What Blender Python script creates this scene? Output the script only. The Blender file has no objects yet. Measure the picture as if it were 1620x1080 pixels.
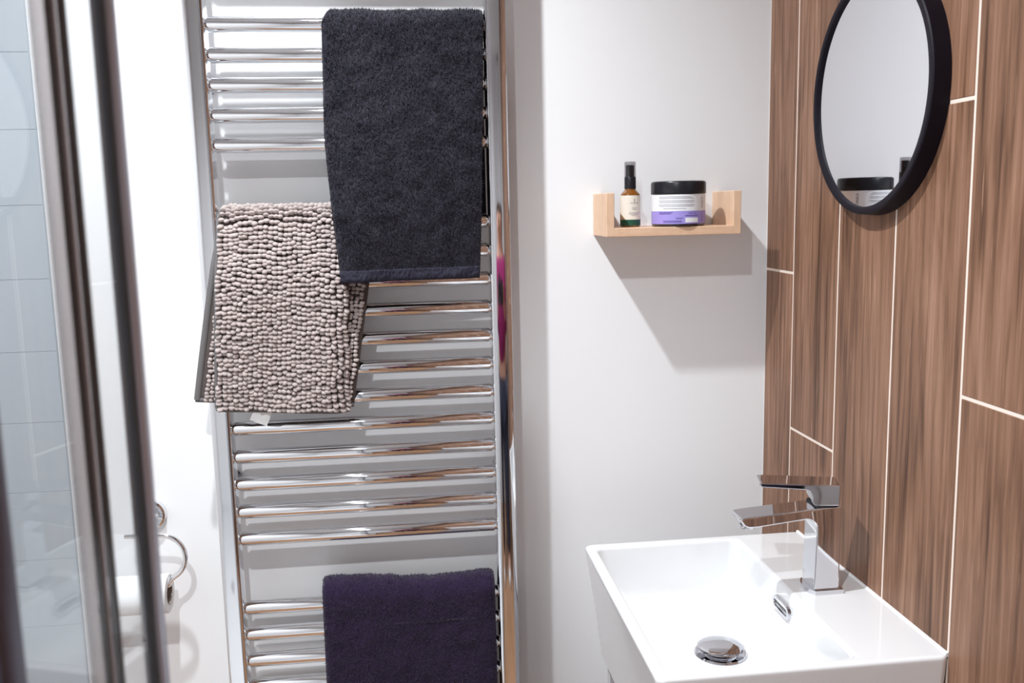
import bpy, bmesh, math, random
import numpy as np
from mathutils import Vector, Matrix

random.seed(7); RNG = np.random.default_rng(11)
scene = bpy.context.scene
COL = scene.collection
rad = math.radians

# ------------------------------------------------------------------ camera
CAM = np.array([-0.6065, -1.4957, 1.3733])
YAW, PITCH, ROLL = rad(6.514), rad(-8.3915), rad(-1.2598)
FPX = 1456.5
def cam_axes():
    f = np.array([math.sin(YAW)*math.cos(PITCH), math.cos(YAW)*math.cos(PITCH), math.sin(PITCH)])
    r = np.array([math.cos(YAW), -math.sin(YAW), 0.0]); u = np.cross(r, f)
    c, s = math.cos(ROLL), math.sin(ROLL)
    return c*r+s*u, -s*r+c*u, f
_r, _u, _f = cam_axes()
cd = bpy.data.cameras.new('camera'); cam = bpy.data.objects.new('camera', cd); COL.objects.link(cam)
cam.matrix_world = Matrix(((_r[0], _u[0], -_f[0], CAM[0]), (_r[1], _u[1], -_f[1], CAM[1]),
                           (_r[2], _u[2], -_f[2], CAM[2]), (0, 0, 0, 1)))
cd.sensor_width = 36.0; cd.lens = FPX/1620*36.0; cd.clip_start = 0.02
cd.dof.use_dof = True; cd.dof.focus_distance = 1.30; cd.dof.aperture_fstop = 8.5
scene.camera = cam

# ------------------------------------------------------------------ world and exposure
w = bpy.data.worlds.new('world'); scene.world = w; w.use_nodes = True
w.node_tree.nodes['Background'].inputs[0].default_value = (0.90, 0.93, 1.0, 1)
w.node_tree.nodes['Background'].inputs[1].default_value = 0.0
vs = scene.view_settings
vs.view_transform = 'Standard'; vs.look = 'None'; vs.gamma = 1.0; vs.use_curve_mapping = False
vs.exposure = 0.48

# ceiling downlights: (x, y, watts, beam angle)
CEIL = 2.35
DOWNLIGHTS = [(-0.90, -0.53, 70.0, 150), (-0.88, -1.47, 70.0, 150)]      # placed from the two shadows the shelf casts
LIGHT_COL = (0.925, 0.965, 1.0)

# ------------------------------------------------------------------ helpers
def mesh_obj(name, verts, faces, mat=None, parent=None, smooth=None):
    me = bpy.data.meshes.new(name); me.from_pydata([tuple(map(float, v)) for v in verts], [], [tuple(map(int, f)) for f in faces]); me.update()
    return link(name, me, mat, parent, smooth)
def link(name, me, mat=None, parent=None, smooth=None):
    if smooth is not None and len(me.polygons):
        me.polygons.foreach_set('use_smooth', [True]*len(me.polygons))
        if smooth < 180: me.set_sharp_from_angle(angle=rad(smooth))
    if mat is not None:
        me.materials.clear(); me.materials.append(mat)
    o = bpy.data.objects.new(name, me); COL.objects.link(o)
    if parent is not None: o.parent = parent
    return o
def bm_obj(name, bm, mat=None, parent=None, smooth=None):
    bmesh.ops.recalc_face_normals(bm, faces=bm.faces)
    me = bpy.data.meshes.new(name); bm.to_mesh(me); bm.free()
    return link(name, me, mat, parent, smooth)
def box_bm(lo, hi, bevel=0.0, seg=2, bm=None):
    b = bmesh.new()
    lo, hi = Vector(lo), Vector(hi)
    bmesh.ops.create_cube(b, size=1.0)
    for v in b.verts:
        v.co = Vector(((lo[i]+hi[i])/2 + v.co[i]*(hi[i]-lo[i]) for i in range(3)))
    if bevel > 0: bmesh.ops.bevel(b, geom=list(b.edges), offset=bevel, segments=seg, profile=0.5, affect='EDGES')
    if bm is None: return b
    me = bpy.data.meshes.new('t'); b.to_mesh(me); b.free(); bm.from_mesh(me); bpy.data.meshes.remove(me)
    return bm
def weighted(o):
    m_ = o.modifiers.new('weighted_normal', 'WEIGHTED_NORMAL'); m_.keep_sharp = True; m_.weight = 100
def box(name, lo, hi, mat, parent=None, bevel=0.0, seg=2, smooth=35):
    return bm_obj(name, box_bm(lo, hi, bevel, seg), mat, parent, smooth if bevel > 0 else None)
def empty(name, loc=(0, 0, 0), label=None, cat=None, group=None, rotz=0):
    o = bpy.data.objects.new(name, None); COL.objects.link(o); o.location = loc; o.empty_display_size = 0.03
    o.rotation_euler = (0, 0, rotz)
    tag(o, label, cat, group); return o
def tag(o, label=None, cat=None, group=None, kind=None):
    if label: o['label'] = label
    if cat: o['category'] = cat
    if group: o['group'] = group
    if kind: o['kind'] = kind
    return o
def tube(path, radius, seg=12, caps=True):
    """tube mesh data along path (list of 3D points); radius scalar or per-point list"""
    P = [Vector(p) for p in path]; n = len(P)
    rads = radius if hasattr(radius, '__len__') else [radius]*n
    vs_, fs = [], []; prev = None
    for i, p in enumerate(P):
        t = (P[min(i+1, n-1)] - P[max(i-1, 0)]).normalized()
        if prev is None:
            a = Vector((0, 0, 1)) if abs(t.z) < 0.9 else Vector((1, 0, 0))
            nrm = t.cross(a).normalized()
        else:
            nrm = (prev - t*prev.dot(t)).normalized()
        prev = nrm; bn = t.cross(nrm)
        for k in range(seg):
            a = 2*math.pi*k/seg
            vs_.append(p + (nrm*math.cos(a) + bn*math.sin(a))*rads[i])
    for i in range(n-1):
        for k in range(seg):
            fs.append((i*seg+k, i*seg+(k+1) % seg, (i+1)*seg+(k+1) % seg, (i+1)*seg+k))
    if caps:
        fs.append(tuple(range(seg))[::-1]); fs.append(tuple(range((n-1)*seg, n*seg)))
    return vs_, fs
def tube_obj(name, path, radius, mat, parent=None, seg=14, smooth=40):
    v, f = tube(path, radius, seg); o = mesh_obj(name, v, f, mat, parent, smooth); fix(o); return o
def fix(o):
    b = bmesh.new(); b.from_mesh(o.data); bmesh.ops.recalc_face_normals(b, faces=b.faces); b.to_mesh(o.data); b.free()
def lathe(name, prof, mat, parent=None, seg=48, smooth=32, axis='Z', center=(0, 0, 0)):
    """prof: list of (r, h); closed where r == 0"""
    vs_, fs, rings = [], [], []
    cx, cy, cz = center
    def pt(r, h, a):
        if axis == 'Z': return (cx+r*math.cos(a), cy+r*math.sin(a), cz+h)
        if axis == 'X': return (cx+h, cy+r*math.cos(a), cz+r*math.sin(a))
        return (cx+r*math.cos(a), cy+h, cz+r*math.sin(a))
    for r, h in prof:
        if r < 1e-7: rings.append([len(vs_)]); vs_.append(pt(0, h, 0))
        else:
            rings.append(list(range(len(vs_), len(vs_)+seg)))
            vs_ += [pt(r, h, 2*math.pi*k/seg) for k in range(seg)]
    for a, b in zip(rings, rings[1:]):
        if len(a) == 1 and len(b) == 1: continue
        for k in range(seg):
            k2 = (k+1) % seg
            if len(a) == 1: fs.append((a[0], b[k], b[k2]))
            elif len(b) == 1: fs.append((a[k], b[0], a[k2]))
            else: fs.append((a[k], a[k2], b[k2], b[k]))
    o = mesh_obj(name, vs_, fs, mat, parent, None)
    fix(o); me = o.data
    me.polygons.foreach_set('use_smooth', [True]*len(me.polygons)); me.set_sharp_from_angle(angle=rad(smooth))
    return o
def vnoise(x, y, seed=0):
    """smooth 2D value noise, -1..1, numpy arrays"""
    def h(i, j):
        v = np.sin(i*127.1 + j*311.7 + seed*74.7)*43758.5453
        return (v - np.floor(v))*2-1
    xi, yi = np.floor(x), np.floor(y); fx, fy = x-xi, y-yi
    fx = fx*fx*(3-2*fx); fy = fy*fy*(3-2*fy)
    return (h(xi, yi)*(1-fx)+h(xi+1, yi)*fx)*(1-fy) + (h(xi, yi+1)*(1-fx)+h(xi+1, yi+1)*fx)*fy

# ------------------------------------------------------------------ materials
def new_mat(name):
    m = bpy.data.materials.new(name); m.use_nodes = True
    return m, m.node_tree.nodes, m.node_tree.links, m.node_tree.nodes['Principled BSDF']
def plain(name, col, rough=0.5, metal=0.0, spec=0.5, coat=0.0, bump=None, sheen=0.0, var=None):
    m, n, l, b = new_mat(name)
    b.inputs['Base Color'].default_value = (*col, 1); b.inputs['Roughness'].default_value = rough
    b.inputs['Metallic'].default_value = metal; b.inputs['Specular IOR Level'].default_value = spec
    b.inputs['Coat Weight'].default_value = coat; b.inputs['Coat Roughness'].default_value = 0.05
    b.inputs['Sheen Weight'].default_value = sheen
    tc = n.new('ShaderNodeTexCoord')
    if bump:
        t = n.new('ShaderNodeTexNoise'); t.inputs['Scale'].default_value = bump[0]; t.inputs['Detail'].default_value = 4
        l.new(tc.outputs['Object'], t.inputs['Vector'])
        bp = n.new('ShaderNodeBump'); bp.inputs['Strength'].default_value = bump[1]; bp.inputs['Distance'].default_value = bump[2]
        l.new(t.outputs['Fac'], bp.inputs['Height']); l.new(bp.outputs['Normal'], b.inputs['Normal'])
    if var:   # (scale, colour2)
        t = n.new('ShaderNodeTexNoise'); t.inputs['Scale'].default_value = var[0]; t.inputs['Detail'].default_value = 5
        l.new(tc.outputs['Object'], t.inputs['Vector'])
        r = n.new('ShaderNodeValToRGB'); r.color_ramp.elements[0].position = 0.35; r.color_ramp.elements[1].position = 0.65
        r.color_ramp.elements[0].color = (*col, 1); r.color_ramp.elements[1].color = (*var[1], 1)
        l.new(t.outputs['Fac'], r.inputs['Fac']); l.new(r.outputs['Color'], b.inputs['Base Color'])
    return m
def wood_mat(name, dark, mid, light, gscale=(55, 55, 2.2), rough=0.42, bumpd=0.0006, tint=0.05, axis_long=2):
    m, n, l, b = new_mat(name)
    tc = n.new('ShaderNodeTexCoord'); oi = n.new('ShaderNodeObjectInfo')
    off = n.new('ShaderNodeVectorMath'); off.operation = 'MULTIPLY_ADD'
    comb = n.new('ShaderNodeCombineXYZ')
    for k in range(3): l.new(oi.outputs['Random'], comb.inputs[k])
    sc = n.new('ShaderNodeVectorMath'); sc.operation = 'MULTIPLY'; sc.inputs[1].default_value = (13.0, 17.0, 9.0)
    l.new(comb.outputs[0], sc.inputs[0])
    add = n.new('ShaderNodeVectorMath'); add.operation = 'ADD'
    l.new(tc.outputs['Object'], add.inputs[0]); l.new(sc.outputs[0], add.inputs[1])
    def stretched(scale, ns, det, dist=0.0):
        mp = n.new('ShaderNodeMapping'); mp.inputs['Scale'].default_value = scale
        l.new(add.outputs[0], mp.inputs['Vector'])
        t = n.new('ShaderNodeTexNoise'); t.inputs['Scale'].default_value = ns; t.inputs['Detail'].default_value = det
        t.inputs['Distortion'].default_value = dist; t.inputs['Roughness'].default_value = 0.62
        l.new(mp.outputs[0], t.inputs['Vector']); return t
    broad = stretched((gscale[0]*0.22, gscale[1]*0.22, gscale[2]*0.7), 1.0, 4, 1.5)
    fine = stretched(tuple(g*3.2 if g > 8 else g*1.6 for g in gscale), 1.0, 7, 0.3)
    wmp = n.new('ShaderNodeMapping'); wmp.inputs['Scale'].default_value = tuple(1.0 if g > 8 else 0.11 for g in gscale)
    l.new(add.outputs[0], wmp.inputs['Vector'])
    wav = n.new('ShaderNodeTexWave'); wav.wave_type = 'BANDS'; wav.bands_direction = 'DIAGONAL' if gscale[0] < 8 else ('Y' if gscale[2] < 8 else 'X')
    wav.inputs['Scale'].default_value = 13.0; wav.inputs['Distortion'].default_value = 14.0; wav.inputs['Detail'].default_value = 2.5
    wav.inputs['Detail Scale'].default_value = 1.6; wav.inputs['Detail Roughness'].default_value = 0.55
    l.new(wmp.outputs[0], wav.inputs['Vector'])
    mixa = n.new('ShaderNodeMix'); mixa.data_type = 'FLOAT'; mixa.inputs[0].default_value = 0.50
    l.new(broad.outputs['Fac'], mixa.inputs[2]); l.new(fine.outputs['Fac'], mixa.inputs[3])
    mixf = n.new('ShaderNodeMix'); mixf.data_type = 'FLOAT'; mixf.inputs[0].default_value = 0.055
    l.new(mixa.outputs[0], mixf.inputs[2]); l.new(wav.outputs['Fac'], mixf.inputs[3])
    r = n.new('ShaderNodeValToRGB'); e = r.color_ramp.elements
    e[0].position = 0.36; e[0].color = (*dark, 1); e[1].position = 0.66; e[1].color = (*light, 1)
    k = e.new(0.5); k.color = (*mid, 1)
    l.new(mixf.outputs[0], r.inputs['Fac'])
    # pale limed pores, short vertical flecks
    pore = stretched(tuple(g*4.5 if g > 8 else g*5 for g in gscale), 1.0, 2, 0.0)
    pr = n.new('ShaderNodeValToRGB'); pr.color_ramp.elements[0].position = 0.66; pr.color_ramp.elements[1].position = 0.78
    l.new(pore.outputs['Fac'], pr.inputs['Fac'])
    mx = n.new('ShaderNodeMix'); mx.data_type = 'RGBA'
    pm = n.new('ShaderNodeMath'); pm.operation = 'MULTIPLY'; pm.inputs[1].default_value = 0.55
    l.new(pr.outputs['Color'], pm.inputs[0]); l.new(pm.outputs[0], mx.inputs[0])
    l.new(r.outputs['Color'], mx.inputs[6]); mx.inputs[7].default_value = (*[min(1, c*1.5) for c in light], 1)
    hs = n.new('ShaderNodeHueSaturation'); hs.inputs['Saturation'].default_value = 0.97
    mr = n.new('ShaderNodeMapRange'); mr.inputs[3].default_value = 1-tint; mr.inputs[4].default_value = 1+tint
    l.new(oi.outputs['Random'], mr.inputs[0]); l.new(mr.outputs[0], hs.inputs['Value'])
    l.new(mx.outputs[2], hs.inputs['Color']); l.new(hs.outputs['Color'], b.inputs['Base Color'])
    b.inputs['Roughness'].default_value = rough; b.inputs['Specular IOR Level'].default_value = 0.22
    bp = n.new('ShaderNodeBump'); bp.inputs['Strength'].default_value = 0.5; bp.inputs['Distance'].default_value = bumpd
    l.new(fine.outputs['Fac'], bp.inputs['Height']); l.new(bp.outputs['Normal'], b.inputs['Normal'])
    return m
def glass_mat(name, tint=(0.9, 0.93, 0.94), rough=0.0, ior=1.5, strength=1.0):
    m = bpy.data.materials.new(name); m.use_nodes = True
    n, l = m.node_tree.nodes, m.node_tree.links; n.clear()
    out = n.new('ShaderNodeOutputMaterial'); mix = n.new('ShaderNodeMixShader')
    tr = n.new('ShaderNodeBsdfTransparent'); tr.inputs[0].default_value = (*tint, 1)
    gl = n.new('ShaderNodeBsdfGlossy'); gl.inputs['Roughness'].default_value = rough
    fr = n.new('ShaderNodeFresnel'); geo = n.new('ShaderNodeNewGeometry')
    mi = n.new('ShaderNodeMix'); mi.data_type = 'FLOAT'; mi.inputs[2].default_value = ior; mi.inputs[3].default_value = 1/ior
    l.new(geo.outputs['Backfacing'], mi.inputs[0]); l.new(mi.outputs[0], fr.inputs['IOR'])
    l.new(fr.outputs[0], mix.inputs[0]); l.new(tr.outputs[0], mix.inputs[1]); l.new(gl.outputs[0], mix.inputs[2])
    l.new(mix.outputs[0], out.inputs[0]); return m
def emit(name, col, s):
    m = bpy.data.materials.new(name); m.use_nodes = True
    n, l = m.node_tree.nodes, m.node_tree.links; n.clear()
    o = n.new('ShaderNodeOutputMaterial'); e = n.new('ShaderNodeEmission'); e.inputs[0].default_value = (*col, 1); e.inputs[1].default_value = s
    l.new(e.outputs[0], o.inputs[0]); return m

M = {}
M['paint'] = plain('white_paint', (0.87, 0.875, 0.885), 0.45, spec=0.4, bump=(160, 0.06, 0.0006))
M['ceiling'] = plain('ceiling_paint', (0.84, 0.84, 0.85), 0.7)
M['wall_tile'] = plain('pale_grey_tile', (0.42, 0.46, 0.50), 0.25, spec=0.5)
M['grout'] = plain('cream_grout', (0.80, 0.68, 0.60), 0.8, bump=(400, 0.2, 0.0005))
M['grout_grey'] = plain('grey_grout', (0.41, 0.45, 0.49), 0.4)
M['woodtile'] = wood_mat('wood_look_tile', (0.080, 0.037, 0.020), (0.220, 0.110, 0.064), (0.36, 0.200, 0.130))
M['floor'] = wood_mat('oak_laminate', (0.30, 0.16, 0.085), (0.40, 0.22, 0.12), (0.50, 0.30, 0.18), gscale=(40, 3, 40))
M['beech'] = wood_mat('beech_wood', (0.66, 0.42, 0.27), (0.72, 0.48, 0.32), (0.80, 0.57, 0.40), gscale=(9, 90, 90), rough=0.5, bumpd=0.0002, tint=0.02)
M['chrome'] = plain('chrome', (0.80, 0.81, 0.83), 0.05, metal=1.0)
M['chrome_tap'] = plain('polished_chrome', (0.67, 0.67, 0.70), 0.03, metal=1.0)
M['alu'] = plain('satin_aluminium', (0.44, 0.45, 0.52), 0.35, metal=1.0)
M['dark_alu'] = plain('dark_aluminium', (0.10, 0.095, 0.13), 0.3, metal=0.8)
M['gasket'] = plain('dark_rubber', (0.05, 0.046, 0.05), 0.35)
M['ceramic'] = plain('white_ceramic', (0.80, 0.805, 0.815), 0.12, spec=0.6, coat=0.6)
M['black_rubber'] = plain('black_rim', (0.006, 0.004, 0.009), 0.5, spec=0.18)
M['mirror'] = plain('mirror_silver', (0.78, 0.79, 0.82), 0.005, metal=1.0)
M['vanity'] = plain('grey_lacquer', (0.34, 0.34, 0.37), 0.35)
M['dark'] = plain('black_trim_gap_shade', (0.03, 0.03, 0.035), 0.6)
M['towel'] = plain('charcoal_terry', (0.011, 0.010, 0.018), 0.95, spec=0.1, sheen=0.25, bump=(700, 0.8, 0.002), var=(25, (0.026, 0.024, 0.036)))
M['towel_purple'] = plain('aubergine_terry', (0.020, 0.011, 0.036), 0.95, spec=0.1, sheen=0.2, bump=(700, 0.8, 0.002), var=(25, (0.026, 0.014, 0.044)))
M['towel_pile'] = plain('charcoal_terry_loops', (0.010, 0.009, 0.018), 0.9, spec=0.2, sheen=0.2, var=(330, (0.038, 0.034, 0.056)))
M['towel_purple_pile'] = plain('aubergine_terry_loops', (0.018, 0.010, 0.030), 0.9, spec=0.15, sheen=0.25, var=(330, (0.040, 0.024, 0.060)))
M['hem'] = plain('charcoal_hem', (0.030, 0.029, 0.045), 0.85, spec=0.15, bump=(900, 0.4, 0.001))
M['pile'] = plain('taupe_chenille', (0.37, 0.31, 0.295), 0.95, spec=0.1, sheen=0.3, bump=(900, 0.6, 0.001), var=(60, (0.46, 0.395, 0.375)))
M['matbase'] = plain('mat_backing', (0.10, 0.083, 0.078), 0.95, spec=0.1, bump=(500, 0.5, 0.001))
M['binding'] = plain('grey_binding', (0.155, 0.148, 0.148), 0.9, spec=0.1, bump=(900, 0.5, 0.0008))
M['tagcloth'] = plain('white_tag', (0.8, 0.8, 0.8), 0.7)
M['paper'] = plain('tissue_paper', (0.85, 0.85, 0.85), 0.9, bump=(500, 0.3, 0.0006))
M['card'] = plain('cardboard', (0.35, 0.30, 0.26), 0.9)
M['clearglass'] = glass_mat('shower_glass', (0.925, 0.94, 0.945))
M['sealclear'] = glass_mat('translucent_seal', (0.62, 0.60, 0.60), rough=0.15, ior=1.4)
M['capclear'] = glass_mat('clear_cap', (0.80, 0.79, 0.80), rough=0.03)
M['amber'] = plain('amber_glass', (0.30, 0.10, 0.008), 0.06, coat=0.8)
M['amber'].node_tree.nodes['Principled BSDF'].inputs['Transmission Weight'].default_value = 0.45
M['black_plastic'] = plain('black_plastic', (0.010, 0.010, 0.014), 0.30, spec=0.35)
M['jar_dark'] = plain('dark_jar', (0.022, 0.015, 0.016), 0.15, coat=0.5)
M['cream_label'] = plain('cream_label', (0.80, 0.75, 0.66), 0.5)
M['green_label'] = plain('dark_green_label', (0.010, 0.075, 0.045), 0.35)
M['tan_label'] = plain('tan_label', (0.55, 0.40, 0.25), 0.5)
M['white_label'] = plain('white_label', (0.80, 0.81, 0.83), 0.45)
M['purple_label'] = plain('lavender_label', (0.33, 0.27, 0.66), 0.45)
M['ink_grey'] = plain('grey_ink', (0.45, 0.45, 0.48), 0.6)
M['ink_dark'] = plain('dark_ink', (0.10, 0.10, 0.14), 0.6)
M['ink_purple'] = plain('purple_ink', (0.13, 0.09, 0.34), 0.6)
M['silicone'] = plain('white_sealant', (0.82, 0.81, 0.81), 0.4)
M['trim_white'] = plain('light_trim', (0.80, 0.80, 0.82), 0.4)

# ------------------------------------------------------------------ room shell
RX0, RY0 = -1.72, -2.75            # far left / rear limits of the room
LX = -1.15                         # the pale tiles on the back wall start left of this
def struct(o): o['kind'] = 'structure'; return o
wb = struct(box('wall_back', (RX0-0.12, 0.0, 0), (0.12, 0.12, CEIL), M['paint']))
struct(box('floor', (RX0-0.12, RY0-0.12, -0.08), (0.12, 0.12, 0.0), M['floor']))
struct(box('ceiling', (RX0-0.12, RY0-0.12, CEIL), (0.12, 0.12, CEIL+0.08), M['ceiling']))
wr = struct(box('wall_right', (0.0, RY0, 0), (0.12, 0.0, CEIL), M['grout']))
struct(box('wall_left', (RX0-0.12, RY0, 0), (RX0, 0.0, CEIL), M['paint']))
# rear wall with a door leaf
struct(box('wall_front', (RX0-0.12, RY0-0.12, 0), (-0.95, RY0, CEIL), M['paint']))
struct(box('wall_front_lintel', (-0.95, RY0-0.12, 2.02), (0.12, RY0, CEIL), M['paint']))
struct(box('wall_front_side', (-0.14, RY0-0.12, 0), (0.12, RY0, 2.02), M['paint']))
d = struct(empty('door_1', (-0.545, RY0, 0)))          # unseen closed door behind the camera, white leaf added to bounce light
for a, b in ((-0.405, -0.375), (0.375, 0.405)): box('door_jamb', (a, -0.12, 0), (b, 0.01, 2.02), M['trim_white'], d, 0.002)
box('door_head', (-0.405, -0.12, 1.99), (0.405, 0.01, 2.02), M['trim_white'], d, 0.002)
box('door_leaf', (-0.374, -0.06, 0.004), (0.374, -0.02, 1.989), M['trim_white'], d, 0.002)

# wood-look porcelain planks on the right wall: columns 150 mm wide, 900 mm long, staggered joints
G = 0.0039; TPROUD = 0.0008; TLEN = 0.90; TW = 0.15; C0 = 0.109
tile_cache = {}
def plank(y0, y1, z0, z1):
    key = (round(y1-y0, 4), round(z1-z0, 4))
    if key not in tile_cache:
        hy, hz = (y1-y0)/2, (z1-z0)/2
        b = box_bm((-0.009, -hy, -hz), (0.0, hy, hz), 0.0009, 1)
        me = bpy.data.meshes.new('tile'); bmesh.ops.recalc_face_normals(b, faces=b.faces); b.to_mesh(me); b.free(); me.materials.append(M['woodtile'])
        tile_cache[key] = me
    o = bpy.data.objects.new('tile', tile_cache[key]); COL.objects.link(o); o.parent = wr
    o.location = (0.009-TPROUD, (y0+y1)/2, (z0+z1)/2)
joint = {0: 1.2586, 1: 1.0099, 2: 1.545, 3: 1.4758, 4: 1.1533}
for c in range(19):
    ya = 0.0 if c == 0 else -(C0+(c-1)*TW); yb = -(C0+c*TW)
    yb = max(yb, RY0)
    jz = joint.get(c, (1.30+0.37*c) % TLEN)
    zs = sorted({round(jz+k*TLEN, 4) for k in range(-3, 4) if 0.01 < jz+k*TLEN < CEIL-0.01} | {0.0, CEIL})
    for z0, z1 in zip(zs, zs[1:]):
        plank(yb+G/2, ya-(G/2 if c else 0.0015), z0+G/2 if z0 > 0 else 0.0, z1-G/2 if z1 < CEIL else CEIL)
# pale wall tiles at the left end of the back wall (rows seen through the shower glass)
ROWH = 0.1124; zrow = 1.3897 - ROWH*13
bed = box('tile_bed', (RX0, -0.0060, 0.0), (LX, 0.0, CEIL), M['grout_grey'], wb)
while zrow < CEIL-0.02:
    z0, z1 = max(zrow, 0.0), min(zrow+ROWH, CEIL)
    if z1-z0 > 0.02:
        for x0, x1 in ((LX-0.285, LX), (RX0, LX-0.285)):
            bm_obj('tile', box_bm((x0+0.0004, -0.0066, z0+0.0004), (x1-0.0004, -0.002, z1-0.0004), 0.0002, 1), M['wall_tile'], wb)
    zrow += ROWH

# ------------------------------------------------------------------ ceiling downlights
for i, (x, y, wt, beam) in enumerate(DOWNLIGHTS):
    nm = ['between the radiator and the shower screen', 'over the shower screen'][i]; side = ['radiator', 'shower'][i]
    dl = empty('ceiling_downlight', (x, y, CEIL), 'round white recessed ceiling downlight '+nm, 'light', 'ceiling downlights')
    lathe('trim_ring', [(0.032, -0.001), (0.032, -0.004), (0.043, -0.004), (0.045, 0.0), (0.032, -0.001)], M['trim_white'], dl, 40)
    lathe('lens_'+side+'_offscreen', [(0.0, -0.002), (0.031, -0.002)], emit('lamp_lens', LIGHT_COL, 25.0), dl, 32)
    ld = bpy.data.lights.new('downlight_'+side+'_offscreen', 'SPOT'); ld.energy = wt; ld.color = LIGHT_COL
    ld.spot_size = rad(beam); ld.spot_blend = 1.0; ld.shadow_soft_size = 0.022
    lo = bpy.data.objects.new('downlight_'+side+'_offscreen', ld); COL.objects.link(lo); lo.parent = dl; lo.location = (0, 0, -0.02)

# ------------------------------------------------------------------ towel radiator
XLI, XLO, XRI, XRO = -0.8825, -0.9128, -0.4747, -0.4420
PF, PBK = -0.070, -0.040           # post front / back
BARY, BARR = -0.055, 0.0114
BARS = [1.6444-0.0433*i for i in range(5)] + [1.3508-0.04462*i for i in range(12)] + [0.7445-0.0445*i for i in range(6)] + [1.7644+0.0433*i for i in range(3)]
rad_t = empty('towel_radiator', (-0.676, -0.05, 0.43), 'tall chrome ladder towel radiator fixed to the white wall', 'radiator')
rp = Vector(rad_t.location)
def rel(v): return tuple(Vector(v)-rp)
def d_post(x0, x1):
    n, pts = 10, []
    xc, hw = (x0+x1)/2, (x1-x0)/2
    # slightly bowed front with rounded corners
    for k in range(n+1):
        u = -1+2*k/n
        pts.append((xc+hw*u*0.86, PF + 0.0012*u*u*u*u))
    cor = 0.0045
    pts = [(x0, PBK), (x0, PF+cor), (x0+0.0012, PF+0.0018)] + pts + [(x1-0.0012, PF+0.0018), (x1, PF+cor), (x1, PBK)]
    z0, z1 = 0.43, 1.885
    vs_ = [rel((px, py, z)) for z in (z0, z1) for px, py in pts]; m = len(pts)
    fs = [(k, (k+1) % m, m+(k+1) % m, m+k) for k in range(m)] + [tuple(range(m))[::-1], tuple(range(m, 2*m))]
    o = mesh_obj('post', vs_, fs, M['chrome'], rad_t, 28); fix(o)
d_post(XLO, XLI); d_post(XRI, XRO)
bar_me = None
for z in BARS:
    if bar_me is None:
        L = XRI-XLI+0.006
        h = L/2
        prof = [(-h, 0.0085), (-h+0.0045, 0.0088), (-h+0.008, BARR), (h-0.008, BARR), (h-0.0045, 0.0088), (h, 0.0085)]
        v, f = tube([(a, 0, 0) for a, _ in prof], [r for _, r in prof], 28)
        b0 = mesh_obj('bar', v, f, M['chrome'], rad_t, 50); fix(b0); bar_me = b0.data
    else:
        b0 = bpy.data.objects.new('bar', bar_me); COL.objects.link(b0); b0.parent = rad_t
    b0.location = rel(((XLI+XRI)/2, BARY, z))
for x in ((XLI+XLO)/2, (XRI+XRO)/2):
    for z in (BARS[2]+0.006, BARS[14]-0.004):
        tube_obj('wall_bracket', [rel((x, PBK-0.004, z)), rel((x, -0.006, z)), rel((x, -0.0055, z)), rel((x, -0.0002, z))], [0.008, 0.008, 0.016, 0.016], M['chrome'], rad_t)

# ------------------------------------------------------------------ draped towels
def lerp(a, b, t): return a+(b-a)*t
def drape(path_fn, s_n, x_n, xl, xr, t, wave=None, seed=0, rough=0.0008):
    """thin slab following a (y,z) path; returns verts, faces, and the outer grid (positions, normals)"""
    s = np.linspace(0, 1, s_n); u = np.linspace(0, 1, x_n)
    yz = np.array([path_fn(a) for a in s])
    d_ = np.gradient(yz, axis=0); d_ /= np.linalg.norm(d_, axis=1)[:, None]
    nrm = np.stack([-d_[:, 1], d_[:, 0]], 1)
    S, U = np.meshgrid(s, u, indexing='ij')
    X = np.array([xl(a) for a in s])[:, None]*(1-U) + np.array([xr(a) for a in s])[:, None]*U
    Yc = np.repeat(yz[:, :1], x_n, 1); Zc = np.repeat(yz[:, 1:], x_n, 1)
    if wave is not None: Yc = Yc + wave(S, U); 
    NY = np.repeat(nrm[:, :1], x_n, 1); NZ = np.repeat(nrm[:, 1:], x_n, 1)
    edge = np.clip(1-np.abs(2*U-1)**30, 0.02, 1)**0.5 * np.clip(1-np.abs(2*S-1)**160, 0.05, 1)**0.5
    arc = np.repeat(np.concatenate([[0], np.cumsum(np.linalg.norm(np.diff(yz, axis=0), axis=1))])[:, None], x_n, 1)
    nz = rough*(vnoise(X*420, arc*420, seed)+0.7*vnoise(X*900+9, arc*900, seed+1)) + rough*1.6*vnoise(X*60, arc*60, seed+2)
    O = np.stack([X, Yc+NY*(t/2*edge+nz), Zc+NZ*(t/2*edge+nz)], -1)
    I = np.stack([X, Yc-NY*t/2*edge, Zc-NZ*t/2*edge], -1)
    N = np.stack([np.zeros_like(NY), NY, NZ], -1)
    V = np.concatenate([O.reshape(-1, 3), I.reshape(-1, 3)]); K = s_n*x_n
    i, j = np.meshgrid(np.arange(s_n-1), np.arange(x_n-1), indexing='ij'); a = (i*x_n+j).ravel()
    F = [np.stack([a, a+1, a+x_n+1, a+x_n], 1), np.stack([K+a, K+a+x_n, K+a+x_n+1, K+a+1], 1)]
    k = np.arange(s_n-1)
    for jj, flip in ((0, 1), (x_n-1, 0)):
        q = np.stack([k*x_n+jj, (k+1)*x_n+jj, K+(k+1)*x_n+jj, K+k*x_n+jj], 1); F.append(q[:, ::-1] if flip else q)
    k = np.arange(x_n-1)
    for ii, flip in ((0, 0), (s_n-1, 1)):
        q = np.stack([ii*x_n+k, K+ii*x_n+k, K+ii*x_n+k+1, ii*x_n+k+1], 1); F.append(q[:, ::-1] if flip else q)
    return V, np.concatenate(F), O, N, S, U
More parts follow.
